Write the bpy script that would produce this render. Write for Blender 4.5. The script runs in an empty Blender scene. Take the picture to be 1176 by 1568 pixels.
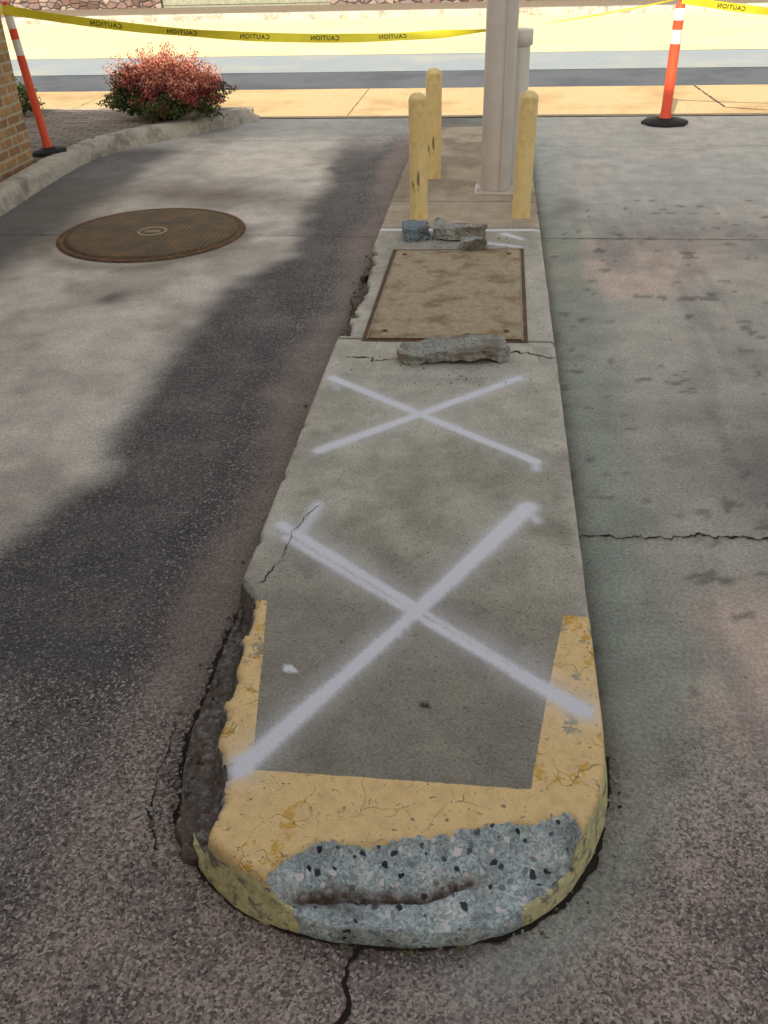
import bpy, bmesh, random
import numpy as np
from math import *
from mathutils import Vector, Matrix, noise as mn
random.seed(7); rng=np.random.default_rng(7)
scn=bpy.context.scene
KA=1.6   # photo tone -> albedo factor for the shaded court
# ------------------------------------------------------------------ helpers
def lin(r,g,b,k=1.0):
    f=lambda c:(c/255/12.92 if c/255<=.04045 else ((c/255+.055)/1.055)**2.4)
    return (f(r)*k,f(g)*k,f(b)*k,1.0)
def L3(r,g,b,k=KA): return np.array(lin(r,g,b,k)[:3])
def link(o): scn.collection.objects.link(o); return o
def mesh_obj(name,verts,faces,mats=(),parent=None,smooth=False,mi=None):
    me=bpy.data.meshes.new(name); me.from_pydata([tuple(v) for v in verts],[],[tuple(f) for f in faces])
    for m in mats: me.materials.append(m)
    if mi is not None: me.polygons.foreach_set('material_index',mi)
    if smooth: me.polygons.foreach_set('use_smooth',[True]*len(me.polygons))
    me.update(); o=bpy.data.objects.new(name,me); link(o)
    if parent: o.parent=parent
    return o
def bm_obj(name,bm,mats=(),parent=None,smooth=False):
    me=bpy.data.meshes.new(name); bm.to_mesh(me); bm.free()
    for m in mats: me.materials.append(m)
    if smooth: me.polygons.foreach_set('use_smooth',[True]*len(me.polygons))
    o=bpy.data.objects.new(name,me); link(o)
    if parent: o.parent=parent
    return o
def empty(name,loc=(0,0,0)):
    o=bpy.data.objects.new(name,None); o.empty_display_size=.2; o.location=loc; return link(o)
def bevel(o,w=.01,s=2):
    m=o.modifiers.new('bevel','BEVEL'); m.width=w; m.segments=s; m.limit_method='ANGLE'; return o
def box(bm,x0,x1,y0,y1,z0,z1,mi=0):
    v=[bm.verts.new(p) for p in ((x0,y0,z0),(x1,y0,z0),(x1,y1,z0),(x0,y1,z0),(x0,y0,z1),(x1,y0,z1),(x1,y1,z1),(x0,y1,z1))]
    for f in ((0,3,2,1),(4,5,6,7),(0,1,5,4),(1,2,6,5),(2,3,7,6),(3,0,4,7)):
        fc=bm.faces.new([v[i] for i in f]); fc.material_index=mi
def lathe(bm,cx,cy,prof,n=40,mi=0,mis=None,cap=True):
    rings=[]
    for r,z in prof: rings.append([bm.verts.new((cx+r*cos(2*pi*k/n),cy+r*sin(2*pi*k/n),z)) for k in range(n)])
    for i in range(len(rings)-1):
        for k in range(n):
            f=bm.faces.new((rings[i][k],rings[i][(k+1)%n],rings[i+1][(k+1)%n],rings[i+1][k])); f.smooth=True
            f.material_index=mis[i] if mis else mi
    if cap:
        f=bm.faces.new(rings[-1]); f.material_index=mis[-1] if mis else mi
def vnoise(x,y,scale,seed=0):
    x=np.asarray(x,float)*scale+seed*17.3+1000; y=np.asarray(y,float)*scale+seed*9.1+1000
    xi=np.floor(x).astype(int); yi=np.floor(y).astype(int); fx=x-xi; fy=y-yi
    fx=fx*fx*(3-2*fx); fy=fy*fy*(3-2*fy)
    h=lambda a,b:np.modf(np.abs(np.sin(a*12.9898+b*78.233+seed*3.7)*43758.5453))[0]
    return (h(xi,yi)*(1-fx)+h(xi+1,yi)*fx)*(1-fy)+(h(xi,yi+1)*(1-fx)+h(xi+1,yi+1)*fx)*fy
def fbm(x,y,scale,seed=0,o=4):
    s=0;a=.5;t=0
    for i in range(o): s=s+a*vnoise(x,y,scale*2**i,seed+i*5); t+=a; a*=.55
    return s/t
def sst(a,b,x):
    t=np.clip((x-a)/(b-a),0,1); return t*t*(3-2*t)
def mixc(c,col,m): return c*(1-m[:,None])+np.asarray(col)[None,:]*m[:,None]
def set_f(me,name,a):
    at=me.attributes.new(name,'FLOAT','POINT'); at.data.foreach_set('value',np.asarray(a,np.float32))
def set_c(me,name,c):
    at=me.attributes.new(name,'FLOAT_COLOR','POINT'); c4=np.ones((len(c),4),np.float32); c4[:,:3]=np.clip(c,0.005,.95); at.data.foreach_set('color',c4.ravel())
class NT:
    def __init__(s,name):
        s.m=bpy.data.materials.new(name); s.m.use_nodes=True; s.t=s.m.node_tree; s.t.nodes.clear()
        s.o=s.t.nodes.new('ShaderNodeOutputMaterial'); s.b=s.t.nodes.new('ShaderNodeBsdfPrincipled'); s.t.links.new(s.b.outputs[0],s.o.inputs[0])
        s.tc=s.t.nodes.new('ShaderNodeTexCoord').outputs['Object']
    def put(s,i,v):
        if isinstance(v,bpy.types.NodeSocket): s.t.links.new(v,i)
        elif v is not None: i.default_value=v
    def node(s,ty,**kw):
        n=s.t.nodes.new(ty)
        for k,v in kw.items(): setattr(n,k,v)
        return n
    def attr(s,name,col=False):
        n=s.node('ShaderNodeAttribute',attribute_name=name); return n.outputs['Color' if col else 'Fac']
    def noise(s,scale,detail=4,rough=.55,vec=None,dist=0):
        n=s.node('ShaderNodeTexNoise'); s.put(n.inputs['Vector'],vec or s.tc); n.inputs['Scale'].default_value=scale; n.inputs['Detail'].default_value=detail; n.inputs['Roughness'].default_value=rough; n.inputs['Distortion'].default_value=dist
        return n.outputs['Fac']
    def vor(s,scale,vec=None,feature='F1'):
        n=s.node('ShaderNodeTexVoronoi',feature=feature); s.put(n.inputs['Vector'],vec or s.tc); n.inputs['Scale'].default_value=scale
        if feature!='F1': return n.outputs['Distance']
        sp=s.node('ShaderNodeSeparateColor'); s.put(sp.inputs[0],n.outputs['Color'])
        return n.outputs['Distance'],sp.outputs
    def warp(s,scale,amt):
        n=s.node('ShaderNodeTexNoise'); s.put(n.inputs['Vector'],s.tc); n.inputs['Scale'].default_value=scale; n.inputs['Detail'].default_value=1
        a=s.node('ShaderNodeVectorMath',operation='SCALE'); s.put(a.inputs[0],n.outputs['Color']); a.inputs['Scale'].default_value=amt
        b=s.node('ShaderNodeVectorMath',operation='ADD'); s.put(b.inputs[0],s.tc); s.put(b.inputs[1],a.outputs[0]); return b.outputs[0]
    def math(s,op,a,b=None,c=None,clamp=False):
        n=s.node('ShaderNodeMath',operation=op,use_clamp=clamp); s.put(n.inputs[0],a)
        if b is not None: s.put(n.inputs[1],b)
        if c is not None: s.put(n.inputs[2],c)
        return n.outputs[0]
    def mr(s,v,a,b,c=0.,d=1.,sm=True):
        n=s.node('ShaderNodeMapRange'); n.interpolation_type='SMOOTHSTEP' if sm else 'LINEAR'; s.put(n.inputs[0],v)
        for i,x in enumerate((a,b,c,d)): n.inputs[i+1].default_value=x
        return n.outputs[0]
    def mix(s,f,a,b,mode='MIX'):
        n=s.node('ShaderNodeMix',data_type='RGBA',blend_type=mode); s.put(n.inputs[0],f); s.put(n.inputs[6],a); s.put(n.inputs[7],b); return n.outputs[2]
    def mul(s,col,fac):
        cb=s.node('ShaderNodeCombineColor')
        for i in range(3): s.put(cb.inputs[i],fac)
        return s.mix(1.0,col,cb.outputs[0],'MULTIPLY')
    def ramp(s,f,stops):
        n=s.node('ShaderNodeValToRGB'); s.put(n.inputs[0],f); e=n.color_ramp.elements
        while len(e)<len(stops): e.new(.5)
        for i,(p,c) in enumerate(stops): e[i].position=p; e[i].color=c
        return n.outputs[0]
    def bump(s,h,st=.5,d=.01,prev=None):
        n=s.node('ShaderNodeBump'); n.inputs['Strength'].default_value=st; n.inputs['Distance'].default_value=d; s.put(n.inputs['Height'],h)
        if prev: s.put(n.inputs['Normal'],prev)
        return n.outputs[0]
    def fin(s,col,rough=.9,nrm=None,metal=0,spec=.3):
        s.put(s.b.inputs['Base Color'],col); s.put(s.b.inputs['Roughness'],rough); s.b.inputs['Metallic'].default_value=metal
        s.b.inputs['Specular IOR Level'].default_value=spec
        if nrm: s.put(s.b.inputs['Normal'],nrm)
        return s.m
def simple(name,col,rough=.7,v=.15,scale=20,bs=.2,bd=.003,metal=0,col2=None,sc2=3,thr=(.45,.65),spec=.3):
    n=NT(name); a=n.noise(scale,4); c=n.mul(col,n.mr(a,.2,.8,1-v,1+v))
    if col2: c=n.mix(n.mr(n.noise(sc2,5,.65),thr[0],thr[1]),c,col2)
    return n.fin(c,rough,n.bump(a,bs,bd),metal,spec)
# ------------------------------------------------------------------ materials
def pavement_mat():
    n=NT('stained_concrete'); c=n.attr('Col',True); w=n.attr('worn')
    c=n.mul(c,n.mr(n.noise(5,6,.62),.25,.75,.84,1.16))
    fine=n.noise(80,4,.75)
    c=n.mul(c,n.mr(fine,.25,.75,.78,1.22))
    wp=n.warp(60,.016)
    d1,s1=n.vor(185,wp); d3,s3=n.vor(42,wp)
    grain=n.mr(s1[0],0,1,.36,1.68,False)
    c=n.mul(c,n.math('ADD',n.math('MULTIPLY',n.math('SUBTRACT',grain,1.0),w),1.0))
    ls=n.math('MULTIPLY',n.math('GREATER_THAN',s1[1],.88),n.math('MULTIPLY',n.math('MULTIPLY',w,w),.6))
    c=n.mix(ls,c,lin(190,180,172,1.35))
    pit=n.math('MULTIPLY',n.math('GREATER_THAN',s3[2],.84),n.mr(d3,.22,.46,1,0))
    pit=n.math('MULTIPLY',pit,n.mr(w,0,1,.12,.75,False))
    c=n.mix(pit,c,lin(54,49,48))
    return n.fin(c,.8,n.bump(fine,.65,.007),0,.35)
def island_mat():
    n=NT('island_concrete'); col=n.attr('Col',True)
    f45=n.noise(45,5,.7)
    jit=n.math('MULTIPLY',n.math('SUBTRACT',f45,.5),.035)
    c=n.mul(col,n.mr(n.noise(7,6,.65),.25,.75,.82,1.16))
    fine=n.noise(210,2,.75)
    c=n.mul(c,n.mr(fine,.25,.75,.70,1.28))
    c=n.mix(n.math('MULTIPLY',n.mr(n.noise(75,1),.67,.71),.4),c,lin(78,70,62))
    ysd=n.math('ADD',n.attr('yel'),n.math('MULTIPLY',jit,.25)); ym=n.mr(ysd,-.001,.0015)
    n30=n.noise(30,5,.7)
    yc=n.mul(lin(242,208,152,1.15),n.mr(n30,.25,.75,.84,1.1))
    n9=n.noise(9,6,.7)
    yc=n.mix(n.mr(n9,.57,.61),yc,lin(222,176,92,1.15))
    yc=n.mix(n.mr(n.noise(60,4,.8),.60,.65),yc,lin(150,134,106))
    # worn-through patches and hairline crazing
    yc=n.mix(n.math('MULTIPLY',n.mr(n.noise(5.5,7,.75),.60,.64),.8),yc,lin(142,134,118,1.3))
    hair=n.vor(9,n.warp(14,.10),'DISTANCE_TO_EDGE')
    yc=n.mix(n.math('MULTIPLY',n.mr(hair,.004,.014,1,0),n.mr(n9,.42,.55,0,.6)),yc,lin(112,92,62))
    c=n.mix(ym,c,yc)
    pm=n.math('MULTIPLY',n.attr('pale'),n.mr(n30,.38,.52),clamp=True)
    c=n.mix(pm,c,n.mul(lin(206,198,150,1.25),n.mr(f45,.2,.8,.65,1.15)))
    sp=n.math('MULTIPLY',n.attr('spray'),n.mr(n.noise(140,3,.8),.25,.65,.65,1.15),clamp=True)
    c=n.mix(sp,c,lin(240,240,250,1.02))
    em=n.mr(n.math('ADD',n.attr('expo'),n.math('MULTIPLY',jit,.7)),-.001,.002)
    wp=n.warp(40,.022); d1,s1=n.vor(58,wp); d2,s2=n.vor(190,wp)
    ac=n.ramp(n9,[(.3,lin(140,150,152,1.3)),(.5,lin(170,182,186,1.35)),(.7,lin(200,206,204,1.35))])
    ac=n.mul(ac,n.mr(s2[0],0,1,.58,1.32,False))
    stone=n.mr(d1,.36,.48,1,0)
    stc=n.ramp(s1[0],[(0,lin(44,50,58)),(.16,lin(76,82,92)),(.28,lin(136,142,150,1.15)),(.6,lin(176,174,182,1.25)),(.85,lin(226,220,218,1.25))])
    ac=n.mix(n.math('MULTIPLY',stone,n.math('GREATER_THAN',s1[1],.45)),ac,stc)
    ac=n.mix(n.math('MULTIPLY',n.attr('dirt'),n.mr(f45,.3,.6,.6,1),clamp=True),ac,lin(92,70,56))
    c=n.mix(em,c,ac)
    h=n.math('ADD',fine,n.math('MULTIPLY',n30,n.math('MULTIPLY',n.mr(n.attr('expo'),0,.003),2.5)))
    return n.fin(c,.85,n.bump(h,.7,.006),0,.3)
def chunk_mat(name,base,dirt):
    n=NT(name); wp=n.warp(40,.02); d1,s1=n.vor(60,wp)
    nn=n.noise(60,5,.75)
    c=n.mul(base,n.mr(nn,.25,.75,.5,1.4))
    c=n.mix(n.mr(n.noise(9,5),.5,.62),c,dirt)
    c=n.mix(n.math('MULTIPLY',n.math('MULTIPLY',n.mr(d1,.3,.45,1,0),n.math('GREATER_THAN',s1[1],.65)),.7),c,n.ramp(s1[0],[(0,lin(66,64,62)),(.5,lin(140,134,126)),(1,lin(196,188,176))]))
    return n.fin(c,.95,n.bump(nn,1.0,.012))
M={}
M['pave']=pavement_mat(); M['isl']=island_mat()
M['chunk']=chunk_mat('broken_concrete',lin(152,152,146,1.45),lin(136,127,114,1.25)); M['chunkb']=chunk_mat('broken_concrete_blue',lin(120,136,142,1.35),lin(104,106,106,1.2)); M['chunkd']=chunk_mat('broken_concrete_dirty',lin(112,98,88,1.3),lin(74,60,52,1.2))
M['crack']=simple('crack_dirt',lin(46,40,36),1,.3,80,.5,.005)
M['joint']=simple('joint_dirt',lin(92,86,80),1,.4,60,.5,.004)
def bol(name,scuff):
    n=NT(name); a=n.noise(14,4); c=n.mul(lin(234,208,146,1.15),n.mr(a,.2,.8,.9,1.08))
    c=n.mix(n.mr(n.noise(5,5,.7),.52,.68),c,lin(214,184,116,1.1))
    mp=n.node('ShaderNodeMapping'); n.put(mp.inputs[0],n.tc); mp.inputs['Scale'].default_value=(20,20,2.0); mp.inputs['Location'].default_value=(scuff*3,0,0)
    c=n.mix(n.mr(n.noise(1,6,.7,mp.outputs[0]),.66-.07*scuff,.70-.07*scuff),c,lin(112,92,66))
    return n.fin(c,.5,n.bump(a,.15,.003),0,.4)
M['bollard']=bol('bollard_yellow',0); M['bollards']=bol('bollard_scuffed',1)
M['pole']=simple('pole_paint',lin(190,182,174,1.25),.42,.05,8,.05,.001,0,lin(170,158,148,1.2),1.6,(.5,.75),.4)
M['pipe']=simple('pipe_paint',lin(206,202,196,1.25),.4,.05,8,.05,.001)
M['plate']=simple('steel_plate',lin(158,143,116,1.25),.65,.22,45,.4,.003,.0,lin(134,110,80,1.1),6,(.48,.64))
M['rust']=simple('rusty_steel',lin(96,74,56),.8,.3,60,.5,.003,.0,lin(128,86,54),14,(.5,.6))
M['curb']=simple('curb_concrete',lin(166,160,148,1.4),.9,.2,40,.5,.006,0,lin(126,120,110,1.3),4,(.45,.66))
M['orange']=simple('delineator_orange',(.92,.12,.05,1),.45,.08,10,.05,.001,0,(.72,.10,.05,1),6,(.55,.7),.4)
M['white']=simple('reflective_white',(.80,.80,.77,1),.4,.08,20,.05,.001)
M['rubber']=simple('black_rubber',(.02,.02,.021,1),.7,.2,20)
M['tape']=simple('caution_tape',(.92,.80,.05,1),.35,.05,10,.1,.002)
M['black']=simple('tape_print',(.02,.02,.02,1),.6)
M['metal']=simple('fascia_metal',(.45,.42,.37,1),.5,.05,4)
M['stucco']=simple('cream_stucco',(.78,.74,.66,1),.9,.05,12,.3,.004)
M['glass']=simple('window_glass',(.03,.04,.05,1),.08,.02,2,0,.001)
M['shoulder']=simple('sidewalk_concrete',lin(214,186,142,1.0),.9,.10,18,.4,.004,0,lin(190,160,116,1.0),1.2,(.45,.7))
M['asphalt']=simple('street_asphalt',lin(98,104,112),.85,.25,35,.6,.006,0,lin(82,88,98),.9,(.45,.65))  # dark grey tone for the near strip of street
M['asphalt2']=simple('worn_street_asphalt',lin(156,166,174),.85,.18,30,.6,.006,0,lin(174,178,170),.6,(.45,.7))  # lighter blue-grey tone for the next strip
M['road']=simple('road_concrete',lin(232,216,168,1.06),.85,.08,6,.4,.004,0,lin(238,226,182,1.06),.5,(.45,.7))
M['gutter']=simple('gutter_concrete',lin(132,120,104),.9,.2,10,.4,.004)
M['dirt']=simple('ground_soil',(.16,.13,.09,1),.95,.3,4,.5,.02)
def brick(name,c1,c2,mo,bw,bh,ms,axes='xz',off=.5):
    n=NT(name); sx=n.node('ShaderNodeSeparateXYZ'); n.put(sx.inputs[0],n.tc); cb=n.node('ShaderNodeCombineXYZ')
    n.put(cb.inputs[0],sx.outputs['XYZ'.index(axes[0].upper())]); n.put(cb.inputs[1],sx.outputs['XYZ'.index(axes[1].upper())])
    br=n.node('ShaderNodeTexBrick'); n.put(br.inputs['Vector'],cb.outputs[0]); br.offset=off
    for k,v in (('Color1',c1),('Color2',c2),('Mortar',mo),('Scale',1.),('Mortar Size',ms),('Brick Width',bw),('Row Height',bh),('Mortar Smooth',.2),('Bias',0.)): br.inputs[k].default_value=v
    c=n.mul(br.outputs['Color'],n.mr(n.noise(18,5,.7),.25,.75,.75,1.2))
    return n.fin(c,.9,n.bump(n.math('SUBTRACT',1.0,br.outputs['Fac']),.6,.008))
M['brick']=brick('wall_brick',lin(172,136,94,1.25),lin(144,110,76,1.2),lin(178,166,142,1.15),.21,.075,.012,'yz')
M['brickx']=brick('wall_brick_end',lin(172,136,94,1.25),lin(144,110,76,1.2),lin(178,166,142,1.15),.21,.075,.012,'xz')
M['paver']=brick('brick_paver',lin(142,130,120,1.25),lin(118,108,100,1.2),lin(98,88,78),.2,.1,.008,'xy')
M['siding']=brick('wall_siding',lin(158,158,138),lin(152,152,134),lin(104,106,94),9,.16,.012,'xz')
def stonewall():
    n=NT('rubble_stone'); mp=n.node('ShaderNodeMapping'); n.put(mp.inputs[0],n.tc); mp.inputs['Scale'].default_value=(1,1,1.7)
    _,s=n.vor(4.2,mp.outputs[0]); d=n.vor(4.2,mp.outputs[0],'DISTANCE_TO_EDGE')
    c=n.ramp(s[0],[(0,lin(86,70,66)),(.35,lin(128,100,90)),(.7,lin(140,130,128)),(1,lin(172,150,132))])
    c=n.mul(c,n.mr(n.noise(20,5),.2,.8,.75,1.2)); c=n.mix(n.mr(d,.02,.06,1,0),c,lin(70,62,56))
    return n.fin(c,.9,n.bump(n.mr(d,0,.15),.8,.03))
M['stone']=stonewall()
# ------------------------------------------------------------------ ground and street
def sheet(name,x0,x1,y0,y1,z,mat,parent=None):
    return mesh_obj(name,[(x0,y0,z),(x1,y0,z),(x1,y1,z),(x0,y1,z)],[(0,1,2,3)],[mat],parent)
sheet('ground',-250,250,-250,250,-.03,M['dirt'])
xs=np.concatenate([np.arange(-9,-4,.25),np.arange(-4,2.6,.025),np.arange(2.6,9.01,.2)]); ys=np.concatenate([np.arange(-4.4,.5,.25),np.arange(.5,4,.02),np.arange(4,10.45,.035),[10.45]])
X,Y=np.meshgrid(xs,ys); nx,ny=len(xs),len(ys); x=X.ravel(); y=Y.ravel()
wx=x+.30*(fbm(x,y,1.3,3)-.5)+.10*(fbm(x,y,7,9)-.5); wy=y+.5*(fbm(x,y,1.1,21)-.5)
n1=fbm(x,y,1.7,5,5); n2=fbm(x,y,5,8,4); ns=fbm(x*5,y*.7,1.6,37,4)
c=np.tile(L3(152,147,138),(len(x),1))
c=mixc(c,L3(178,154,142),sst(.42,.62,fbm(x,y,.9,31,4))*.65)
c=mixc(c,L3(120,116,111),sst(.46,.66,n1)*.65)
c=mixc(c,L3(116,113,110),sst(.52,.68,ns)*sst(.45,.7,x)*.45)            # faint tyre streaks
c=mixc(c,L3(118,126,116),(1-sst(.48,.70,wx))*.75)
c=mixc(c,L3(154,157,153),sst(6.0,7.5,wy)*.6)
c=mixc(c,L3(92,89,87),np.exp(-((wx-1.15)/.25)**2-((wy-3.0)/.7)**2)*.75)
c=mixc(c,L3(100,97,94),np.exp(-((wx-.62)/.08)**2-((wy-6.9)/.4)**2)*.6)
c=mixc(c,L3(74,70,68),sst(.70,.76,fbm(x,y,11,71,3))*(x>.3)*(y<7)*.6)
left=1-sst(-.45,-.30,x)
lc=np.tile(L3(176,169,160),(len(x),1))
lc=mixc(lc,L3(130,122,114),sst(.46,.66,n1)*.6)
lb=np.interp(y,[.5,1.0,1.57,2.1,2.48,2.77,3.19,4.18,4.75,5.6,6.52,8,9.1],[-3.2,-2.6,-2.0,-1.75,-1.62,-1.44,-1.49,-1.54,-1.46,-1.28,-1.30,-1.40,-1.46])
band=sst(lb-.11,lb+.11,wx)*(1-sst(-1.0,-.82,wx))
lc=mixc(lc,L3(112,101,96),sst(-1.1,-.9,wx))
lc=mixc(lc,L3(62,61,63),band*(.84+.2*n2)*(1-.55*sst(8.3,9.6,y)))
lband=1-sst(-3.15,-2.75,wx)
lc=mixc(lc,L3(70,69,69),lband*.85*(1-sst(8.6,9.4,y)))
lc=mixc(lc,L3(96,86,77),np.exp(-((wx+2.2)/.75)**2-((wy-7.15)/.35)**2)*.8)
lc=mixc(lc,L3(182,174,162),np.exp(-((wx+2.2)/.6)**2-((wy-8.3)/.5)**2)*.7)
lc=mixc(lc,L3(64,59,54),np.exp(-((wx+2.10)/.13)**2-((wy-4.75)/.14)**2)*.8)
lc=mixc(lc,L3(100,90,77),np.exp(-((np.hypot(wx+2.32,wy-6.04)-.62)/.10)**2)*.6)
lc=mixc(lc,L3(132,133,130),sst(8.9,9.8,wy)*.8)
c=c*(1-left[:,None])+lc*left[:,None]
near=(1-sst(1.25,1.9,y+.25*(n1-.5)))
c=mixc(c,L3(124,111,106),near*(1-.72*sst(-.55,-1.0,x)))
c=mixc(c,L3(84,77,75),near*sst(.46,.60,n2)*.5)
ringr=np.exp(-((np.hypot(x+.185,(y-1.6)*.92)-.60)/.08)**2)*sst(-.15,.15,x)
c=mixc(c,L3(132,135,128),ringr*near*.7)
worn=np.clip(.20+near*.95+band*.5*left+.25*sst(-1.1,-.9,x)*left,0,1)*(1-.6*ringr)
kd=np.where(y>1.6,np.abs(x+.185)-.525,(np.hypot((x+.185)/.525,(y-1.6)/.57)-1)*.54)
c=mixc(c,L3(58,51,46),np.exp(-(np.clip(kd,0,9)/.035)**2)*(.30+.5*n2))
z=.004*(n1-.5)
I=np.arange(nx*ny).reshape(ny,nx)
F=np.stack([I[:-1,:-1],I[:-1,1:],I[1:,1:],I[1:,:-1]],-1).reshape(-1,4)
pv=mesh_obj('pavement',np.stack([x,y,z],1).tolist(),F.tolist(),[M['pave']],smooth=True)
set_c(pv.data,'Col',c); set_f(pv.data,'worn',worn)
sheet('sidewalk',-60,60,10.46,12.5,.004,M['shoulder'])
rd=empty('street')
sheet('asphalt_edge',-60,60,12.5,14.1,.000,M['asphalt'],rd); sheet('worn_lane',-60,60,14.1,16.1,.004,M['asphalt2'],rd); sheet('road_surface',-60,60,16.1,22.9,.008,M['road'],rd)  # street laid as three strips: dark grey, blue-grey, pale yellow
sheet('gutter_edge',-60,60,10.40,10.52,.009,M['gutter'],rd)
bm=bmesh.new(); box(bm,-60,60,22.9,23.1,-.02,.15); bevel(bm_obj('curb',bm,[M['curb']]),.03)
sheet('far_sidewalk',-60,60,23.1,25.6,.12,M['gutter'])
bm=bmesh.new(); box(bm,-30,-8.6,25.6,26.0,-.02,1.6); box(bm,-4.2,-2.6,25.6,26.0,-.02,1.6); bm_obj('stone_wall',bm,[M['stone']])
bm=bmesh.new(); box(bm,-8.6,-4.2,25.7,30,-.02,3.2,0); box(bm,-8.9,-3.9,25.5,30.3,3.2,3.35,1)
for k in range(3): box(bm,-8.0+k*1.4,-7.2+k*1.4,25.66,25.72,1.3,2.4,2)
bm_obj('siding_building',bm,[M['siding'],M['metal'],M['glass']])
bm=bmesh.new(); box(bm,-2.6,30,25.7,25.95,-.02,1.3); bm_obj('stone_wall',bm,[M['stone']])
so_=empty('stucco_shop_building')  # added unseen building, its pale front bounces sunlight back to the court
bm=bmesh.new(); box(bm,-40,34,31,42,-.02,11,0); box(bm,-40.2,34.2,30.8,42.2,11,11.4,1); bm_obj('walls',bm,[M['stucco'],M['metal']],so_)
bm=bmesh.new()
for fl in range(3):
    for k in range(17): xa=-38+k*4.2; box(bm,xa,xa+1.5,30.94,30.99,1.2+fl*3.4,2.9+fl*3.4,0); box(bm,xa-.1,xa+1.6,30.90,30.99,1.08+fl*3.4,1.2+fl*3.4,1)
bm_obj('windows',bm,[M['glass'],M['metal']],so_)
def ribbon(bm,pts,w,z,jit=.01,step=.02,taper=False,mi=0):
    P=[]
    for a,b in zip(pts[:-1],pts[1:]):
        L=hypot(b[0]-a[0],b[1]-a[1]); k=max(1,int(L/step))
        for i in range(k): P.append((a[0]+(b[0]-a[0])*i/k,a[1]+(b[1]-a[1])*i/k,atan2(b[1]-a[1],b[0]-a[0])))
    P.append((pts[-1][0],pts[-1][1],P[-1][2])); prev=None; N=len(P)
    for i,(px,py,a) in enumerate(P):
        o=jit*(mn.noise(Vector((px*9,py*9,z)))+.7*mn.noise(Vector((px*31,py*31,3)))+.5*mn.noise(Vector((px*90,py*90,7)))) if jit else 0
        ww=w*(.25+1.6*abs(mn.noise(Vector((px*17+5,py*17,1))))+.5*abs(mn.noise(Vector((px*60+5,py*60,1)))))*((1-i/N)**.5 if taper else 1)
        nx_,ny_=-sin(a),cos(a)
        v=[bm.verts.new((px+nx_*(o+s*ww),py+ny_*(o+s*ww),z)) for s in (-.5,.5)]
        if prev: f=bm.faces.new((prev[0],v[0],v[1],prev[1])); f.material_index=mi
        prev=v
bm=bmesh.new()
ribbon(bm,[(.34,2.52),(.55,2.55),(.97,2.59),(1.6,2.56),(2.6,2.6),(5,2.58)],.010,.0045,.03,.01)
ribbon(bm,[(-.20,1.04),(-.225,.98),(-.215,.9),(-.235,.7),(-.22,.2)],.014,.0045,.02,.008)
ribbon(bm,[(-3.62,5.99),(-2.95,5.99)],.010,.0045,.012,mi=1); ribbon(bm,[(-1.70,6.02),(-.70,5.99)],.008,.0045,.012,mi=1); ribbon(bm,[(.34,5.99),(6,5.99)],.010,.0045,.012,mi=1)
ribbon(bm,[(-3.3,9.2),(-.7,9.2)],.008,.0045,.01,mi=1); ribbon(bm,[(.34,8.9),(6,8.9)],.008,.0045,.01,mi=1)
ribbon(bm,[(2.45,12.5),(2.51,10.9),(3.4,10.46)],.03,.0085,.01,mi=1); 
for k in (-9,-5,-1.6,6,9): ribbon(bm,[(k,10.5),(k,12.5)],.012,.0085,.005,mi=1)
C=(-.185,1.6); W=.505; D=.55
def outl(th,o=0): 
    cx=abs(cos(th))**.8*(1 if cos(th)>0 else -1); sy=abs(sin(th))**.8
    return (C[0]+cx*(W+o),C[1]-sy*(D+o))
ribbon(bm,[(.338,2.1),(.338,1.62)],.009,.0048,.004,.006)
ribbon(bm,[outl(t,.021) for t in np.linspace(0.02,1.2,30)],.022,.0048,.006,.006)
ribbon(bm,[outl(t,.020) for t in np.linspace(1.2,2.5,30)],.011,.0048,.006,.006)
ribbon(bm,[outl(t,.026) for t in np.linspace(2.5,pi,20)]+[(-.718,1.7),(-.716,2.1)],.026,.0048,.014,.006)
ribbon(bm,[(-.77,1.60),(-.765,1.45),(-.745,1.32),(-.70,1.21)],.006,.0048,.010,.006)
ribbon(bm,[(-.715,2.1),(-.712,9.0)],.012,.0049,.01); ribbon(bm,[(.339,2.2),(.339,9)],.008,.0049,.006)
bm_obj('pavement_crack',bm,[M['crack'],M['joint']])
# ------------------------------------------------------------------ island
ed=[0,.004,.009,.016,.025,.036,.048]; ed+=list(np.arange(.060,W-.008,.0125))
up=[1-d/W for d in ed]; U=[-u for u in up]+[0.]+up[::-1]; Vs=[0.]+up[::-1]
Vs=sorted(set(Vs)|{(a+b)/2 for a,b in zip(Vs[:-1],Vs[1:]) if a>.55})
rowsY=list(np.arange(9.1,1.6,-.0125))
pos=[];ins=[]
for Yv in rowsY:
    for u in U: pos.append((C[0]+u*W,Yv)); ins.append((1-abs(u))*W)
for v in Vs:
    for u in U:
        r=max(abs(u),v)
        if r<1e-9: pos.append(C); ins.append(W); continue
        s=.5*v/abs(u) if abs(u)>=v else 1-.5*abs(u)/v
        th=s*pi/2; bx=W*(cos(th)**.8 if s<1 else 0)*(1 if u>0 else -1 if u<0 else 0); by=-D*sin(th)**.8
        pos.append((C[0]+r*bx,C[1]+r*by)); ins.append((1-r)*W)
nu=len(U); nr=len(rowsY)+len(Vs); pos=np.array(pos); ins=np.array(ins)
I=np.arange(nr*nu).reshape(nr,nu)
F=np.stack([I[:-1,:-1],I[1:,:-1],I[1:,1:],I[:-1,1:]],-1).reshape(-1,4).tolist()
rr=.016; dz=np.where(ins<rr,rr-np.sqrt(np.clip(rr**2-(rr-np.minimum(ins,rr))**2,0,None)),0)
zt=.14-dz
bidx=list(I[:,0])+list(I[-1,1:])+list(I[-2::-1,-1]); B=pos[bidx]
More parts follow.
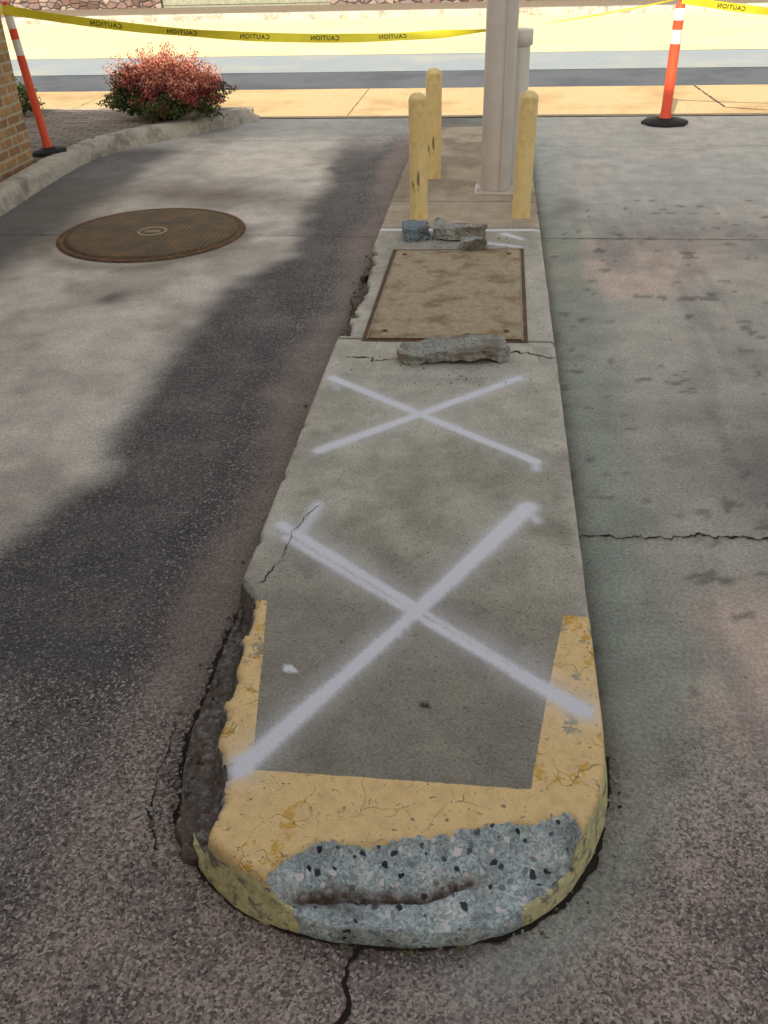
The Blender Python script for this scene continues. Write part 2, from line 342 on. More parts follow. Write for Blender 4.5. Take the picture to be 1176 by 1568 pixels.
T=np.gradient(B,axis=0); T/=np.linalg.norm(T,axis=1)[:,None]+1e-12; Nn=np.stack([-T[:,1],T[:,0]],1)*-1
if Nn[0][0]>0: Nn=-Nn
verts=[np.column_stack([pos,zt])]; prev=np.array(bidx); base=len(pos); side=np.zeros(len(pos))
for k,(o,zz) in enumerate([(.001,.115),(.003,.105),(.005,.092),(.007,.08),(.009,.068),(.011,.056),(.013,.044),(.015,.032),(.017,.02),(.019,.008),(.02,-.004),(.02,-.03)]):
    q=B+Nn*o; verts.append(np.column_stack([q,np.full(len(q),zz)])); cur=np.arange(base,base+len(q)); base+=len(q)
    F+=np.stack([prev[:-1],cur[:-1],cur[1:],prev[1:]],-1).tolist(); prev=cur; side=np.concatenate([side,np.ones(len(q))])
V=np.concatenate(verts); x,y,z=V[:,0].copy(),V[:,1].copy(),V[:,2].copy()
jn=(fbm(x,y,14,3,5)-.5)
Ye=np.interp(x,[-.46,-.42,-.39,-.36,-.32,-.25,-.15,-.07,.05,.16,.23,.26,.29],[.9,1.03,1.10,1.125,1.155,1.165,1.185,1.20,1.24,1.27,1.285,1.22,.9])+.06*jn*(np.abs(x+.1)<.33)
on=np.where(((y>1.1)&(y<2.08))|((y>3.92)&(y<5.3)),1,0)
Xe=np.interp(y,[1.02,1.12,1.2,1.34,1.41,1.5,1.68,1.9,1.98,2.06,2.1,3.90,3.93,4.3,4.8,5.2,5.3,5.35],[-.9,-.56,-.545,-.56,-.578,-.59,-.605,-.62,-.645,-.69,-.9,-.9,-.63,-.645,-.63,-.655,-.67,-.9])+.07*jn*on
edge_in=np.where(y>1.6,W-np.abs(x-C[0]),1)
chip=sst(.60,.74,fbm(x,y,13,77,4))*np.exp(-np.clip(edge_in,0,9)/.018)*(y>1.62)
e1=Ye-y; e2=Xe-x
rough=.012*(fbm(x,y,45,12,3)-.5)+.016*(fbm(x,y,16,13,2)-.5)
cy=np.interp(x,[-.40,-.31,-.2,-.09,0,.06,.14],[1.065,1.088,1.092,1.105,1.145,1.165,1.18])+.016*(fbm(x,y,24,6,3)-.5)
back=.138-.62*np.clip(e1,0,None)-.014*sst(0,.012,e1)
plain=np.maximum(.138-.95*np.clip(e1,0,None)-.01*sst(0,.012,e1),.045)
wst=sst(-.42,-.32,x)*(1-sst(-.02,.12,x)); lip=.066-.25*np.clip(cy-y,0,1)
stepd=lip+(np.maximum(back,lip)-lip)*sst(-.005,.005,y-cy)
znose=plain*(1-wst)+stepd*wst+rough
m=(e1>0)&(x>-.46)&(x<.29)
z=np.where(m,np.minimum(z,znose),z)
cr=np.exp(-((y-cy+.002)/.006)**2)*sst(-.36,-.32,x)*(1-sst(-.02,.05,x))*(.5+.9*fbm(x,y,12,17,2))
z=z-.016*cr*(side<.5)
zl=np.maximum(.135-e2*3.2,.038)+rough*1.8; m2=(e2>0)
z=np.where(m2,np.minimum(z,zl),z)
z=z+np.where((side<.5)&~m&~m2,.0025*(fbm(x,y,3,4,3)-.5),0)
z=z-chip*np.where(side<.5,.016,.010*(z>.09))
z=z-.004*np.exp(-((y-3.90)/.008)**2)*(side<.5)-.004*np.exp(-((y-5.74)/.008)**2)*(side<.5)-.005*np.exp(-((y-6.38)/.009)**2)*(side<.5)
wob=.012*(fbm(x*1.0,y,9,7,4)-.5)*side-.006*chip; x2=x+np.sign(x-C[0])*wob
y2=y+.014*(fbm(x,z*3,22,9,3)-.5)*side*(y<1.3)
isl=mesh_obj('concrete_island',np.column_stack([x2,y2,z]).tolist(),F,[M['isl']],smooth=True)
n1=fbm(x,y,2.2,41,5); n3=fbm(x,y,.9,51,3); n4=fbm(x,y,6,61,4)
c=np.tile(L3(164,159,148),(len(x),1))
c=mixc(c,L3(140,135,124),sst(.42,.62,n1)*.65)
c=mixc(c,L3(114,109,100),(1-sst(1.35,2.4,y+.9*(n3-.5)))*.8)
c=mixc(c,L3(124,119,107),np.exp(-((y-2.35)/.35)**2)*sst(.35,.6,n1)*.5)
c=mixc(c,L3(108,102,92),sst(.58,.70,n4)*.30)
c=mixc(c,L3(190,186,176),np.exp(-(np.clip(W-np.abs(x-C[0]),0,9))/.025)*.55*(y>1.7)*sst(.35,.6,n4))
c=mixc(c,L3(154,136,116),sst(5.6,5.9,y)*.7)
c=mixc(c,L3(116,102,86),sst(6.3,6.5,y)*sst(.4,.6,n1)*.6)
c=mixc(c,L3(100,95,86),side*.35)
c=mixc(c,L3(64,54,48),(np.exp(-((y-3.90)/.010)**2)*.9+np.exp(-((y-5.74)/.008)**2)*.6+np.exp(-((y-6.38)/.010)**2)*.7)*(side<.5))
c=mixc(c,L3(30,28,26),1.*(np.hypot(x+.11,y-1.58)<.008))
set_c(isl.data,'Col',c)
xl=np.interp(y,[1.34,1.7,1.96],[-.49,-.548,-.592]); xr=np.interp(y,[1.34,1.70,1.96],[.14,.20,.25])
inside=np.minimum(np.minimum(y-1.345-.03*(x+.49)*0,x-xl),xr-x)
yel=np.minimum(-inside,1.955-y); yel=np.where(side>.5,np.minimum(yel,z-.105),yel)
set_f(isl.data,'yel',yel)
ex=np.maximum(np.where((x>-.46)&(x<.29),e1,-1),e2)
ex=np.maximum(ex,(chip-.55)*.03)
ex=np.where((side>.5)&(z<.045)&(x>-.34)&(x<.10)&(y<1.3),.02,ex); ex=np.where((side>.5)&(x<-.34)&(y<1.3),-.02,ex)
ex=np.where((side>.5)&(x>.12)&(y<1.6),-.02,ex)
set_f(isl.data,'expo',ex)
set_f(isl.data,'pale',np.where((y<1.75)&(side>.5)&((x<-.33)|(x>.10)),1.3*(z<.12),0))
set_f(isl.data,'dirt',np.clip(cr*1.5+np.where(m2,.92,0)+np.where((side>.5)&(y<1.3),.25,0)*sst(.03,.0,z)+.45*sst(.55,.7,n4)*(z<.06)*(y<1.3)+.35*np.exp(-((y-cy)/.02)**2)*(x<.05)*m,0,1))
def seg(ax,ay,bx,by,w0,w1,st=1.0):
    dx,dy=bx-ax,by-ay; t=np.clip(((x-ax)*dx+(y-ay)*dy)/(dx*dx+dy*dy),0,1)
    d=np.hypot(x-ax-t*dx,y-ay-t*dy); w=w0+(w1-w0)*t
    return st*np.exp(-(d/w)**2*1.0)*1.55
sp=0
for s in [(-.64,3.46,.20,2.80,.022,.020,.95),(-.59,2.83,.15,3.50,.024,.018,1.),
          (-.52,1.345,-.17,1.92,.027,.018,1.05),(-.17,1.92,.165,2.50,.023,.032,1.05),
          (-.63,2.34,-.16,1.955,.023,.018,.9),(-.60,2.27,-.12,1.89,.018,.016,.7),(-.16,1.955,.27,1.60,.014,.024,.65),(-.12,1.89,.28,1.585,.016,.024,.8),(.12,1.71,.275,1.595,.024,.028,1.),
          (-.53,2.47,-.56,2.30,.02,.03,.6),(-.69,5.68,-.10,5.68,.020,.015,.8),(-.02,5.68,.32,5.70,.016,.022,.8),(-.02,5.42,.18,5.34,.03,.02,.55),(.10,5.60,.20,5.50,.03,.02,.6),
          (-.56,1.32,-.50,1.38,.03,.03,.8),(.16,2.50,.19,2.42,.025,.02,.5),(-.62,3.45,-.60,3.35,.03,.02,.3),(.19,2.82,.2,2.75,.02,.02,.5)]:
    sp=np.maximum(sp,seg(*s))
sp=np.maximum(sp,.28*np.maximum(seg(-.62,2.33,.27,1.6,.06,.06),seg(-.52,1.35,.16,2.49,.05,.05)))
sp=np.maximum(sp,.18*np.maximum(seg(-.64,3.46,.20,2.80,.05,.05),seg(-.59,2.83,.15,3.50,.05,.05)))
sp=sp*(.82+.36*fbm(x,y,9,91,3))
sp=np.maximum(sp,1.1*(np.hypot((x+.47),(y-1.68)*1.6)<.019))
set_f(isl.data,'spray',np.where(side>.5,sp*.3,sp))
mesh_obj('end_face',[(C[0]-W-.02,9.1,-.03),(C[0]+W+.02,9.1,-.03),(C[0]+W,9.1,.13),(C[0]-W,9.1,.13)],[(0,1,2,3)],[M['curb']],isl)
bm=bmesh.new()
ribbon(bm,[(-.61,3.69),(-.52,3.67),(-.49,3.64),(-.35,3.68)],.010,.1428,.03,.008); ribbon(bm,[(.08,3.76),(.15,3.77),(.23,3.73),(.315,3.71)],.012,.1428,.03,.008)
ribbon(bm,[(-.49,3.64),(-.47,3.57)],.005,.1428,.01,.008,True); ribbon(bm,[(.23,3.73),(.26,3.65)],.005,.1428,.01,.008,True)
ribbon(bm,[(-.53,2.46),(-.58,2.30),(-.59,2.15),(-.63,2.03)],.0035,.1428,.02,.008)
bm_obj('island_crack',bm,[M['crack']])
# ------------------------------------------------------------------ access plate
hp=empty('utility_access_cover')
q=[(-.55,3.885),(.18,3.90),(.19,5.28),(-.54,5.24)]
def qinset(q,d): 
    cx=sum(a for a,_ in q)/4; cy=sum(b for _,b in q)/4
    return [(a-(d if a>cx else -d),b-(d if b>cy else -d)) for a,b in q]
bm=bmesh.new(); o=[bm.verts.new((a,b,.1435)) for a,b in qinset(q,-.018)]; i_=[bm.verts.new((a,b,.1435)) for a,b in qinset(q,.0)]
i2=[bm.verts.new((a,b,.136)) for a,b in qinset(q,0)]
for k in range(4):
    bm.faces.new((o[k],o[(k+1)%4],i_[(k+1)%4],i_[k])); bm.faces.new((i_[k],i_[(k+1)%4],i2[(k+1)%4],i2[k]))
bm_obj('frame',bm,[M['rust']],hp)
bm=bmesh.new(); qa=qinset(q,.008); N=24; grid=[]
for j in range(N+1):
    row=[]
    for i in range(N+1):
        s,t=i/N,j/N; a=[(1-s)*(1-t)*qa[0][k]+s*(1-t)*qa[1][k]+s*t*qa[2][k]+(1-s)*t*qa[3][k] for k in (0,1)]
        row.append(bm.verts.new((a[0],a[1],.1475+.0015*mn.noise(Vector((a[0]*5,a[1]*5,0))))))
    grid.append(row)
for j in range(N):
    for i in range(N): bm.faces.new((grid[j][i],grid[j][i+1],grid[j+1][i+1],grid[j+1][i])).smooth=True
bnd=grid[0]+[r[-1] for r in grid[1:]]+grid[-1][-2::-1]+[r[0] for r in grid[-2:0:-1]]
low=[bm.verts.new((v.co.x,v.co.y,.137)) for v in bnd]
for k in range(len(bnd)):
    f=bm.faces.new((bnd[k],low[k],low[(k+1)%len(bnd)],bnd[(k+1)%len(bnd)])); f.material_index=1
bm_obj('plate',bm,[M['plate'],M['rust']],hp)
bm=bmesh.new()
for a,b in ((-.47,3.98),(.10,4.0),(.12,5.18),(-.48,5.15)): 
    lathe(bm,a,b,[(.014,.1495),(.014,.1505),(.010,.151),(.009,.1495)],16)
bm_obj('lift_bolt',bm,[M['rust']],hp)
# ------------------------------------------------------------------ manhole
mh=empty('manhole_cover',(0,0,0)); cx,cy=-2.32,6.04
bm=bmesh.new(); lathe(bm,cx,cy,[(.645,.003),(.64,.010),(.605,.012),(.600,.006),(.594,.006),(.590,.013),(.55,.014)],96,cap=False)
bm_obj('rim',bm,[M['rust']],mh)
n=NT('manhole_iron')
ch=n.node('ShaderNodeTexBrick'); n.put(ch.inputs['Vector'],n.tc); ch.offset=0
for k,v in (('Scale',1.),('Mortar Size',.007),('Brick Width',.034),('Row Height',.034),('Mortar Smooth',.4)): ch.inputs[k].default_value=v
c_=n.ramp(n.noise(5,6,.65),[(.3,lin(84,72,56,1.1)),(.5,lin(108,88,62,1.15)),(.7,lin(140,102,64,1.15))])
c_=n.mix(n.math('MULTIPLY',ch.outputs['Fac'],.55),c_,lin(46,40,32))
n.fin(c_,.7,n.bump(n.math('SUBTRACT',1.0,ch.outputs['Fac']),.9,.008),0,.4)
bm=bmesh.new(); lathe(bm,cx,cy,[(.585,.006),(.583,.015),(.55,.0165),(.10,.0165)],96)
bm_obj('cover',bm,[n.m],mh)
bm=bmesh.new(); lathe(bm,cx,cy,[(.105,.0168),(.105,.020),(.085,.020),(.085,.0172)],48,cap=False)
for k in range(5): box(bm,cx-.05+.022*k,cx-.038+.022*k,cy-.03,cy+.03,.0168,.0195)
bm_obj('emblem',bm,[M['plate']],mh)
# ------------------------------------------------------------------ bollards
def bollard(px,py,mat,h=.75,tilt=0):
    bm=bmesh.new(); r=.058
    prof=[(r+.004,0),(r,.01)]+[(r*(1+.012*sin(i*1.7)),.01+(h-.05)*i/14) for i in range(1,14)]+[(r,h-.045)]
    prof+=[(r*cos(t),h-.045+.045*sin(t)) for t in np.linspace(.15,1.45,9)]
    lathe(bm,0,0,prof,40); o=bm_obj('bollard',bm,[mat]); o.location=(px,py,.137); o.rotation_euler=(0,tilt,0)
    return o
bollard(-.46,5.98,M['bollards'],.755,-.008); bollard(.205,6.01,M['bollard'],.755,.012); bollard(-.435,7.09,M['bollards'],.755)
# ------------------------------------------------------------------ steel column
cp=empty('steel_column'); px,py=.035,6.68
bm=bmesh.new(); lathe(bm,px,py,[(.108,.16),(.106,.20),(.105,2.66),(.095,2.69),(.05,2.71)],48); bm_obj('shaft',bm,[M['pole']],cp)
bm=bmesh.new(); box(bm,px-.145,px+.15,py-.14,py+.14,.139,.158); bevel(bm_obj('base_plate',bm,[M['pole']],cp),.006)
bm=bmesh.new(); box(bm,px+.03,px+.046,py-.118,py-.09,.16,2.6); bevel(bm_obj('seam_strip',bm,[M['pole']],cp),.004)
bm=bmesh.new()
for a,b in ((-.12,-.115),(.125,-.115),(-.12,.115),(.125,.115)): lathe(bm,px+a,py+b,[(.013,.158),(.013,.175),(.006,.176),(.006,.19)],6)
bm_obj('anchor_bolt',bm,[M['pole']],cp)
bm=bmesh.new(); lathe(bm,.165,6.86,[(.07,.139),(.068,1.02),(.068,1.06)],32); lathe(bm,.165,6.86,[(.068,1.05),(.082,1.055),(.084,1.14),(.078,1.15)],32)
bm_obj('conduit_pipe',bm,[M['pipe']],cp)
# ------------------------------------------------------------------ concrete chunks
def chunk(name,cx,cy,z0,sx,sy,sz,rot,mat,seed,cuts=5,tilt=(0,0),am=.26):
    bm=bmesh.new(); bmesh.ops.create_cube(bm,size=1)
    bmesh.ops.subdivide_edges(bm,edges=bm.edges[:],cuts=cuts,use_grid_fill=True)
    bmesh.ops.subdivide_edges(bm,edges=bm.edges[:],cuts=1,use_grid_fill=True)
    S=Vector((seed*3.1,seed*1.7,seed))
    for v in bm.verts:
        p=Vector((v.co.x*sx,v.co.y*sy,v.co.z*sz)); cr_=1-.14*(abs(v.co.x*v.co.y)*4)**3
        d=mn.noise_vector(p*7+S)*am*min(sx,sy,sz*2)+mn.noise_vector(p*25+S)*.014+mn.noise_vector(p*60+S)*.006
        if v.co.z>.49: d.z*=.45
        p.x*=cr_; p.y*=cr_; v.co=p+d
    o=bm_obj(name,bm,[mat]); o.location=(cx,cy,z0+sz/2-.004); o.rotation_euler=(tilt[0],tilt[1],rot); return o
chunk('concrete_chunk',-.13,3.70,.142,.46,.17,.062,.10,M['chunk'],1,7,(.06,-.03),.34)
chunk('concrete_chunk',-.44,5.50,.142,.15,.16,.085,.2,M['chunkb'],2)
chunk('concrete_chunk',-.20,5.52,.142,.33,.16,.078,-.08,M['chunk'],3,7,(0,0),.40)
chunk('concrete_chunk',-.105,5.29,.150,.13,.11,.055,.5,M['chunk'],4,5,(0,.2),.5)
chunk('concrete_chunk',-.632,1.27,-.02,.05,.20,.060,.28,M['chunkd'],5,6,(0,.25),.5)
chunk('concrete_chunk',-.665,1.50,-.02,.045,.12,.065,-.02,M['chunkd'],6,5,(0,.2),.5)
chunk('concrete_chunk',-.668,1.72,-.02,.035,.14,.055,.0,M['chunkd'],7,5,(0,.2),.5)
chunk('concrete_chunk',-.69,4.6,-.01,.05,.20,.08,.1,M['chunkd'],8,5,(0,0),.5)
chunk('concrete_chunk',-.69,5.05,-.01,.05,.16,.09,-.1,M['chunkd'],9,5,(0,0),.5)
bm=bmesh.new()
def pebble(a,b,zz,s):
    m_=Matrix.Translation((a,b,zz))@Matrix.Rotation(random.random()*6,4,'Z')@Matrix.Diagonal((s,s*random.uniform(.6,1),s*random.uniform(.4,.8),1))
    r_=bmesh.ops.create_icosphere(bm,subdivisions=1,radius=1,matrix=m_)
    mi=random.choice((0,0,1)); 
    for v in r_['verts']: v.co+=Vector((random.gauss(0,1),random.gauss(0,1),random.gauss(0,1)))*s*.12
    for f in {f for v in r_['verts'] for f in v.link_faces}: f.material_index=mi
for k in range(640):
    t=random.choice((0,0,1,1,2,3,4))
    if t==0:
        th=random.uniform(0,pi); o=outl(th,random.uniform(.015,.07)); pebble(o[0],o[1],.003,random.uniform(.0015,.006))
    elif t==1: pebble(random.gauss(-.72,.022),random.uniform(1.2,5.6) if random.random()<.5 else random.uniform(1.15,2.0),.004,random.uniform(.002,.010))
    elif t==2: pebble(random.gauss(-.15,.22),random.gauss(3.62,.12),.143,random.uniform(.0012,.005))
    elif t==3: pebble(random.gauss(-.2,.2),random.gauss(5.42,.12),.144,random.uniform(.002,.006))
    else: pebble(random.uniform(.36,2.),random.uniform(1.,6),.004,random.uniform(.001,.004))
bm_obj('gravel',bm,[M['chunk'],M['chunkd']])
def leafmat(name,a,b):
    n=NT(name); gg=n.noise(30,2)
    return n.fin(n.mix(n.mr(gg,.35,.65),a,b),.6,None,0,.25)
lg=leafmat('leaf_green',(.04,.065,.018,1),(.10,.12,.035,1)); lr=leafmat('leaf_red',(.24,.045,.045,1),(.46,.12,.11,1)); lp=leafmat('leaf_pink',(.72,.25,.19,1),(.82,.44,.24,1)); tw=simple('twig_bark',(.07,.045,.03,1),.9)
bm=bmesh.new()
for (a,b,k) in ((.55,2.555,14),(-.22,1.03,10),(-.1,1.025,14),(.0,1.04,6),(.92,2.59,5)):
    for i in range(k):
        p=Vector((a+random.gauss(0,.015),b+random.gauss(0,.005),.003)); t=random.uniform(0,6.3); l=random.uniform(.008,.025); d=Vector((cos(t)*.6,sin(t)*.6,.5))*l; e=Vector((-sin(t),cos(t),0))*.0016
        bm.faces.new([bm.verts.new(v) for v in (p-e,p+e,p+d)])
bm_obj('weeds',bm,[leafmat('dry_grass',(.16,.16,.06,1),(.30,.26,.10,1))])
# ------------------------------------------------------------------ planter curb (left)
pts=[(-3.63,-4),(-3.63,6.43),(-3.67,7.21),(-3.70,8.03),(-3.66,8.40),(-3.58,8.69),(-3.45,9.0),(-3.08,9.49),(-2.82,9.90),(-2.60,10.22),(-2.54,10.39)]
P=[]
for a,b in zip(pts[:-1],pts[1:]):
    k=max(1,int(hypot(b[0]-a[0],b[1]-a[1])/.04)); P+=[(a[0]+(b[0]-a[0])*i/k,a[1]+(b[1]-a[1])*i/k) for i in range(k)]
P.append(pts[-1]); P=np.array(P)
for _ in range(20): P[1:-1]=(P[:-2]+P[1:-1]*2+P[2:])/4
T=np.gradient(P,axis=0); T/=np.linalg.norm(T,axis=1)[:,None]; Nl=np.stack([-T[:,1],T[:,0]],1)
prof=[(0,-.02),(.012,.09),(.03,.125),(.05,.138),(.15,.142),(.175,.138),(.185,.10)]
vv=[];ff=[];np_=len(prof)
for i,(p,nl) in enumerate(zip(P,Nl)):
    e=min(1,(len(P)-1-i)/8+.35); jn_=any(abs(p[1]-s)<.022 for s in (7.9,8.62,9.6,5.2))
    for o_,zz in prof:
        w_=.008*mn.noise(Vector((p[0]*6,p[1]*6,o_*20))); vv.append((p[0]+nl[0]*(o_+w_),p[1]+nl[1]*(o_+w_),zz*e-(.03 if jn_ and zz>0 else 0)+w_*.6))
for i in range(len(P)-1):
    for k in range(np_-1): ff.append((i*np_+k,(i+1)*np_+k,(i+1)*np_+k+1,i*np_+k+1))
ff.append([ (len(P)-1)*np_+k for k in range(np_)][::-1])
mesh_obj('curb',vv,ff,[M['curb']],smooth=True)
inner=[(p[0]+nl[0]*.18,p[1]+nl[1]*.18) for p,nl in zip(P,Nl) if p[1]>7.6]
poly=[(-9,7.77),(-3.88,7.77)]+[q_ for q_ in inner if q_[1]>7.8]+[(-2.75,10.42),(-9,10.42)]
mesh_obj('brick_paving',[(a,b,.118) for a,b in poly],[tuple(range(len(poly)))],[M['paver']])
bm=bmesh.new(); box(bm,-9,-2.62,10.36,10.44,-.02,.122); bevel(bm_obj('curb',bm,[M['curb']]),.02)
# ------------------------------------------------------------------ bush
def bush(name,cx,cy,rx,ry,h,nl_,red,seed):
    rd_=random.Random(seed); V_=[];F_=[];MI=[]; zc=.12+h*.40
    def lobe(th,ph): 
        d=Vector((cos(ph)*cos(th),cos(ph)*sin(th),sin(ph))); return .95+.30*mn.noise(d*2.1+Vector((seed,0,0)))+.20*mn.noise(d*6+Vector((seed,5,0)))
    for k in range(nl_):
        th=rd_.uniform(0,2*pi); ph=asin(rd_.uniform(-.7,1)); L_=lobe(th,ph); rr_=L_*(rd_.uniform(.45,1.0)**.5)
        if mn.noise(Vector((cos(th)*cos(ph)*4,sin(th)*cos(ph)*4,sin(ph)*4+seed)))>.30 and rr_>.8: continue
        p=Vector((cx+rx*rr_*cos(ph)*cos(th),cy+ry*rr_*cos(ph)*sin(th),zc+(h*.58 if ph>0 else h*.5)*rr_*sin(ph)))
        if p.z<.125: continue
        s=rd_.uniform(.010,.019); a=Vector((rd_.gauss(0,1),rd_.gauss(0,1),rd_.gauss(.4,1))).normalized(); b=a.orthogonal().normalized(); b.rotate(Matrix.Rotation(rd_.uniform(0,6.3),3,a)); c2=a.cross(b)
        i=len(V_); V_+=[p-b*s,p+c2*s*.5,p+b*s,p-c2*s*.5]; F_.append((i,i+1,i+2,i+3))
        t=(p.z-.12)/h+.5*mn.noise(p*4)+.15*(p.x-cx)/rx
        MI.append((2 if rd_.random()<.55 and t>.72 else 1) if (t>.54 or (t>.40 and rd_.random()<.35)) and red else 0)
    for k in range(200 if red else 25):
        th=rd_.uniform(0,2*pi); q_=rd_.uniform(0,.95)**.5; bx,by=cx+rx*q_*cos(th),cy+ry*q_*sin(th); zt_=.12+h*(.42+.56*sqrt(max(0,1-q_*q_*.9)))*rd_.uniform(.95,1.24)
        a=Vector((cx+(bx-cx)*.15,cy+(by-cy)*.15,.1)); b=Vector((bx,by,zt_)); w=.003
        for u in (Vector((w,0,0)),Vector((0,w,0))):
            i=len(V_); V_+=[a+u,a-u,b]; F_.append((i,i+1,i+2)); MI.append(3)
        for m_ in range(11):
            p=a.lerp(b,1-m_*.022)+Vector((rd_.gauss(0,.008),rd_.gauss(0,.008),0)); s=rd_.uniform(.009,.016); d=Vector((rd_.gauss(0,1),rd_.gauss(0,1),.9)).normalized(); e=d.orthogonal().normalized()
            i=len(V_); V_+=[p,p+d*s+e*s*.5,p+d*s*2.1,p+d*s-e*s*.5]; F_.append((i,i+1,i+2,i+3)); MI.append(rd_.choice((1,2,2)) if red else 0)
    return mesh_obj(name,V_,F_,[lg,lr,lp,tw],mi=MI)
bush('red_barberry_bush',-3.36,9.70,.64,.42,.60,26000,True,3)
bush('green_shrub',-5.15,10.0,.28,.25,.34,3500,False,9)
# ------------------------------------------------------------------ delineators
def delineator(px,py,z0,h=1.12):
    bm=bmesh.new(); r=.05
    lathe(bm,0,0,[(.235,0),(.235,.018),(.215,.032),(.10,.045),(.085,.055)],8,mi=1)
    prof=[(r+.012,.05),(r+.006,.09),(r,.12),(r,h-.42),(r*.97,h-.40),(r*.97,h-.28),(r*.97,h-.279),(r*.97,h-.20),(r*.97,h-.199),(r*.97,h-.10),(r*.95,h-.099),(r*.8,h-.06),(r*.45,h-.055),(r*.45,h-.015),(r*.7,h-.01),(r*.7,h)]
    mis=[0,0,0,0,2,2,0,0,2,2,0,0,0,0,0,0]
    lathe(bm,0,0,prof,28,mis=mis); o=bm_obj('traffic_delineator',bm,[M['orange'],M['rubber'],M['white']]); o.location=(px,py,z0); return o
delineator(1.73,10.0,.004); dl=delineator(-3.93,8.07,.12,1.19); dl.scale=(.7,.7,1); dl.rotation_euler=(0,-.09,0)
# ------------------------------------------------------------------ caution tape
tp=empty('caution_tape')
def tape(a,b,sag,nm,n_=120,thin=1.5,w=.036,txt=True):
    a=Vector(a);b=Vector(b); vs=[];fs=[]; d=(b-a); d.z=0; L_=d.length; d.normalize(); nrm=Vector((d.y,-d.x,0))
    def pt(t): p=a.lerp(b,t); p.z-=sag*4*t*(1-t); return p
    def tw(t): return .45*sin(t*9)+.2*sin(t*31)+(0 if t<thin else (t-thin)*9)
    for i in range(n_+1):
        t=i/n_; ang=tw(t); ww=w*(1 if t<thin else max(.2,1-(t-thin)*6)); u=Vector((0,0,cos(ang)))+nrm*sin(ang)
        p=pt(t); vs+=[p+u*ww,p-u*ww]
        if i: fs.append((2*i-2,2*i-1,2*i+1,2*i))
    mesh_obj(nm,vs,fs,[M['tape']],tp,True)
    if txt:
        for t in np.arange(.13,min(thin,.97),.62/L_*1.0):
            cu=bpy.data.curves.new('lettering','FONT'); cu.body='CAUTION'; cu.size=.052; cu.align_x='CENTER'; cu.align_y='CENTER'; cu.offset=.0006; cu.space_character=1.15
            o=bpy.data.objects.new('lettering',cu); cu.materials.append(M['black']); link(o); o.parent=tp
            t2=pt(t+.01)-pt(t-.01); t2.normalize(); ang=tw(t); u=(Vector((0,0,cos(ang)))+nrm*sin(ang)); xx=-t2; zz=xx.cross(u).normalized(); yy=zz.cross(xx)
            R_=Matrix((xx,yy,zz)).transposed().to_4x4(); off=zz*(-.004 if zz.y>0 else .004); o.matrix_world=Matrix.Translation(pt(t)+off)@R_
tape((-4.03,8.02,1.25),(1.73,9.95,1.115),.27,'tape_span',160,.60)
tape((1.73,9.95,1.10),(5.2,9.6,1.0),.12,'tape_right')
tape((-4.03,8.0,1.25),(-3.94,7.2,1.30),.01,'tape_left',10,txt=False)
# ------------------------------------------------------------------ bank building (low brick wall, side wing, plus an added unseen block that casts the shade)
bb=empty('brick_building')
def wallbox(nm,x0,x1,y0,y1,z0,z1,ms):
    bm=bmesh.new(); box(bm,x0,x1,y0,y1,z0,z1,0)
    for f in bm.faces:
        f.normal_update()
        if abs(f.normal.y)>.5: f.material_index=1
    bm_obj(nm,bm,ms,bb)
BM=[M['brick'],M['brickx']]; SM=[M['stucco'],M['stucco']]
wallbox('low_wall',-5.5,-3.93,3.8,7.74,-.02,1.78,BM)
bm=bmesh.new(); box(bm,-5.52,-3.90,3.8,7.77,1.78,1.84); bm_obj('coping',bm,[M['curb']],bb)
wallbox('side_wing',-11,-3.93,-4.6,3.79,-.02,3.2,BM)
bm=bmesh.new(); box(bm,-11.1,-3.80,-4.6,3.9,3.2,3.4); bm_obj('side_roof',bm,[M['metal']],bb)
EL=36; hd=Vector((-.22,-.975,0)).normalized(); YB=-4.6
HB=(10.44-YB)/abs(hd.y)*tan(radians(EL))
wallbox('main_block',-14,4.6,YB-9,YB,-.02,HB-.3,SM)  # added unseen block: height set to shade the court, pale for bounce
bm=bmesh.new(); box(bm,-14.1,4.7,YB-9.1,YB,HB-.3,HB); bm_obj('main_roof',bm,[M['metal']],bb)
bm=bmesh.new()
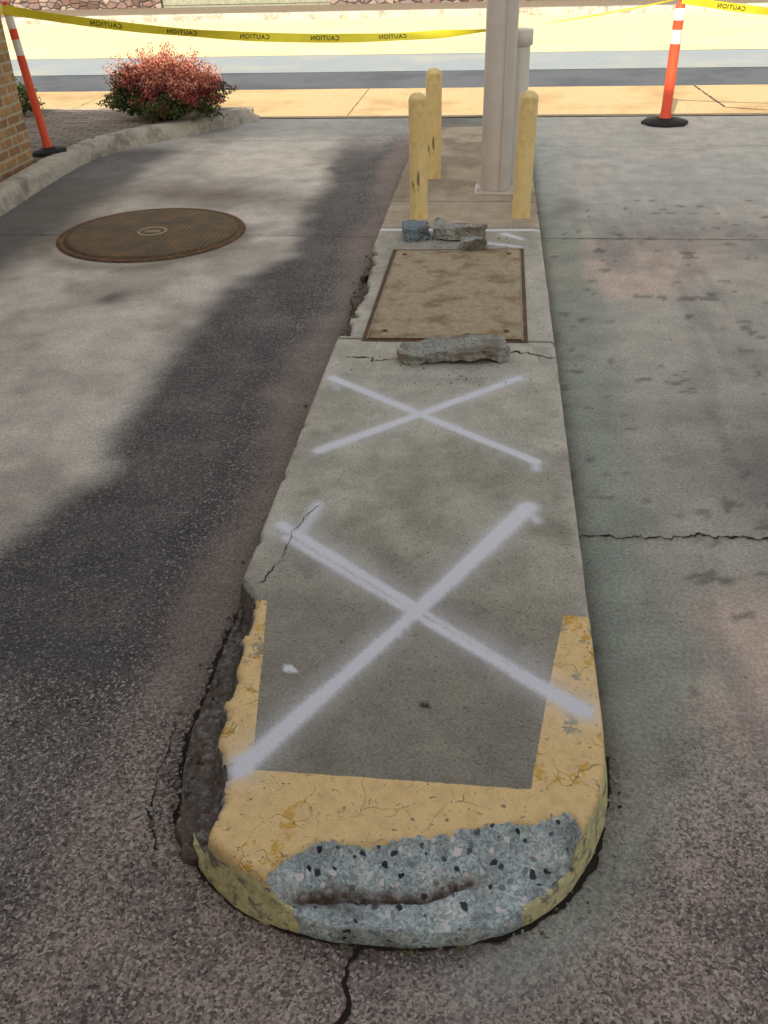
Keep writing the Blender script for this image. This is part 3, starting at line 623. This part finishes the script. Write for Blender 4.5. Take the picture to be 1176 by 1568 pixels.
for fl in range(3):
    for k in range(-4,1):
        xa=k*3.2+1.2
        if fl==0 and xa<-3.2: continue
        z0=1.0+fl*3.4; box(bm,xa,xa+1.1,YB+.003,YB+.03,z0,z0+1.4,0)
        box(bm,xa-.08,xa,YB+.003,YB+.06,z0-.08,z0+1.48,1); box(bm,xa+1.1,xa+1.18,YB+.003,YB+.06,z0-.08,z0+1.48,1); box(bm,xa,xa+1.1,YB+.003,YB+.06,z0+1.4,z0+1.48,1); box(bm,xa,xa+1.1,YB+.003,YB+.08,z0-.08,z0,1)
box(bm,-3.95,-3.90,.6,2.4,1.0,2.2,0); box(bm,-3.94,-3.86,.5,.6,.9,2.3,1); box(bm,-3.94,-3.86,2.4,2.5,.9,2.3,1); box(bm,-3.94,-3.86,.6,2.4,2.2,2.3,1); box(bm,-3.94,-3.82,.6,2.4,.9,1.0,1)
bm_obj('windows',bm,[M['glass'],M['metal']],bb)
# ------------------------------------------------------------------ light, sky, camera
sd=hd*cos(radians(EL))+Vector((0,0,sin(radians(EL))))
su=bpy.data.lights.new('sun','SUN'); su.energy=4.8; su.angle=radians(.5); su.color=(1,.88,.70)
so=bpy.data.objects.new('sun',su); link(so); so.rotation_euler=sd.to_track_quat('Z','Y').to_euler()
w=bpy.data.worlds.new('World'); scn.world=w; w.use_nodes=True; nt=w.node_tree; bg=nt.nodes['Background']
sk=nt.nodes.new('ShaderNodeTexSky'); sk.sky_type='NISHITA'; sk.sun_disc=False; sk.sun_elevation=radians(EL); sk.sun_rotation=atan2(sd.x,sd.y); sk.air_density=2.0; sk.dust_density=5.0; sk.ozone_density=.5
hs=nt.nodes.new('ShaderNodeHueSaturation'); hs.inputs['Saturation'].default_value=.35; nt.links.new(sk.outputs[0],hs.inputs['Color'])
nt.links.new(hs.outputs[0],bg.inputs[0]); bg.inputs[1].default_value=.15
cd=bpy.data.cameras.new('camera'); co=bpy.data.objects.new('camera',cd); link(co)
cd.sensor_fit='VERTICAL'; cd.sensor_height=32; cd.lens=32*1368.99/1568; cd.clip_start=.05; cd.clip_end=600
co.matrix_world=Matrix.Translation((0,0,1.75))@Matrix.Rotation(.1248,4,'Z')@Matrix.Rotation(pi/2-.5802,4,'X')@Matrix.Rotation(-.0294,4,'Z')
scn.camera=co
scn.view_settings.view_transform='Standard'; scn.view_settings.look='None'; scn.view_settings.exposure=0
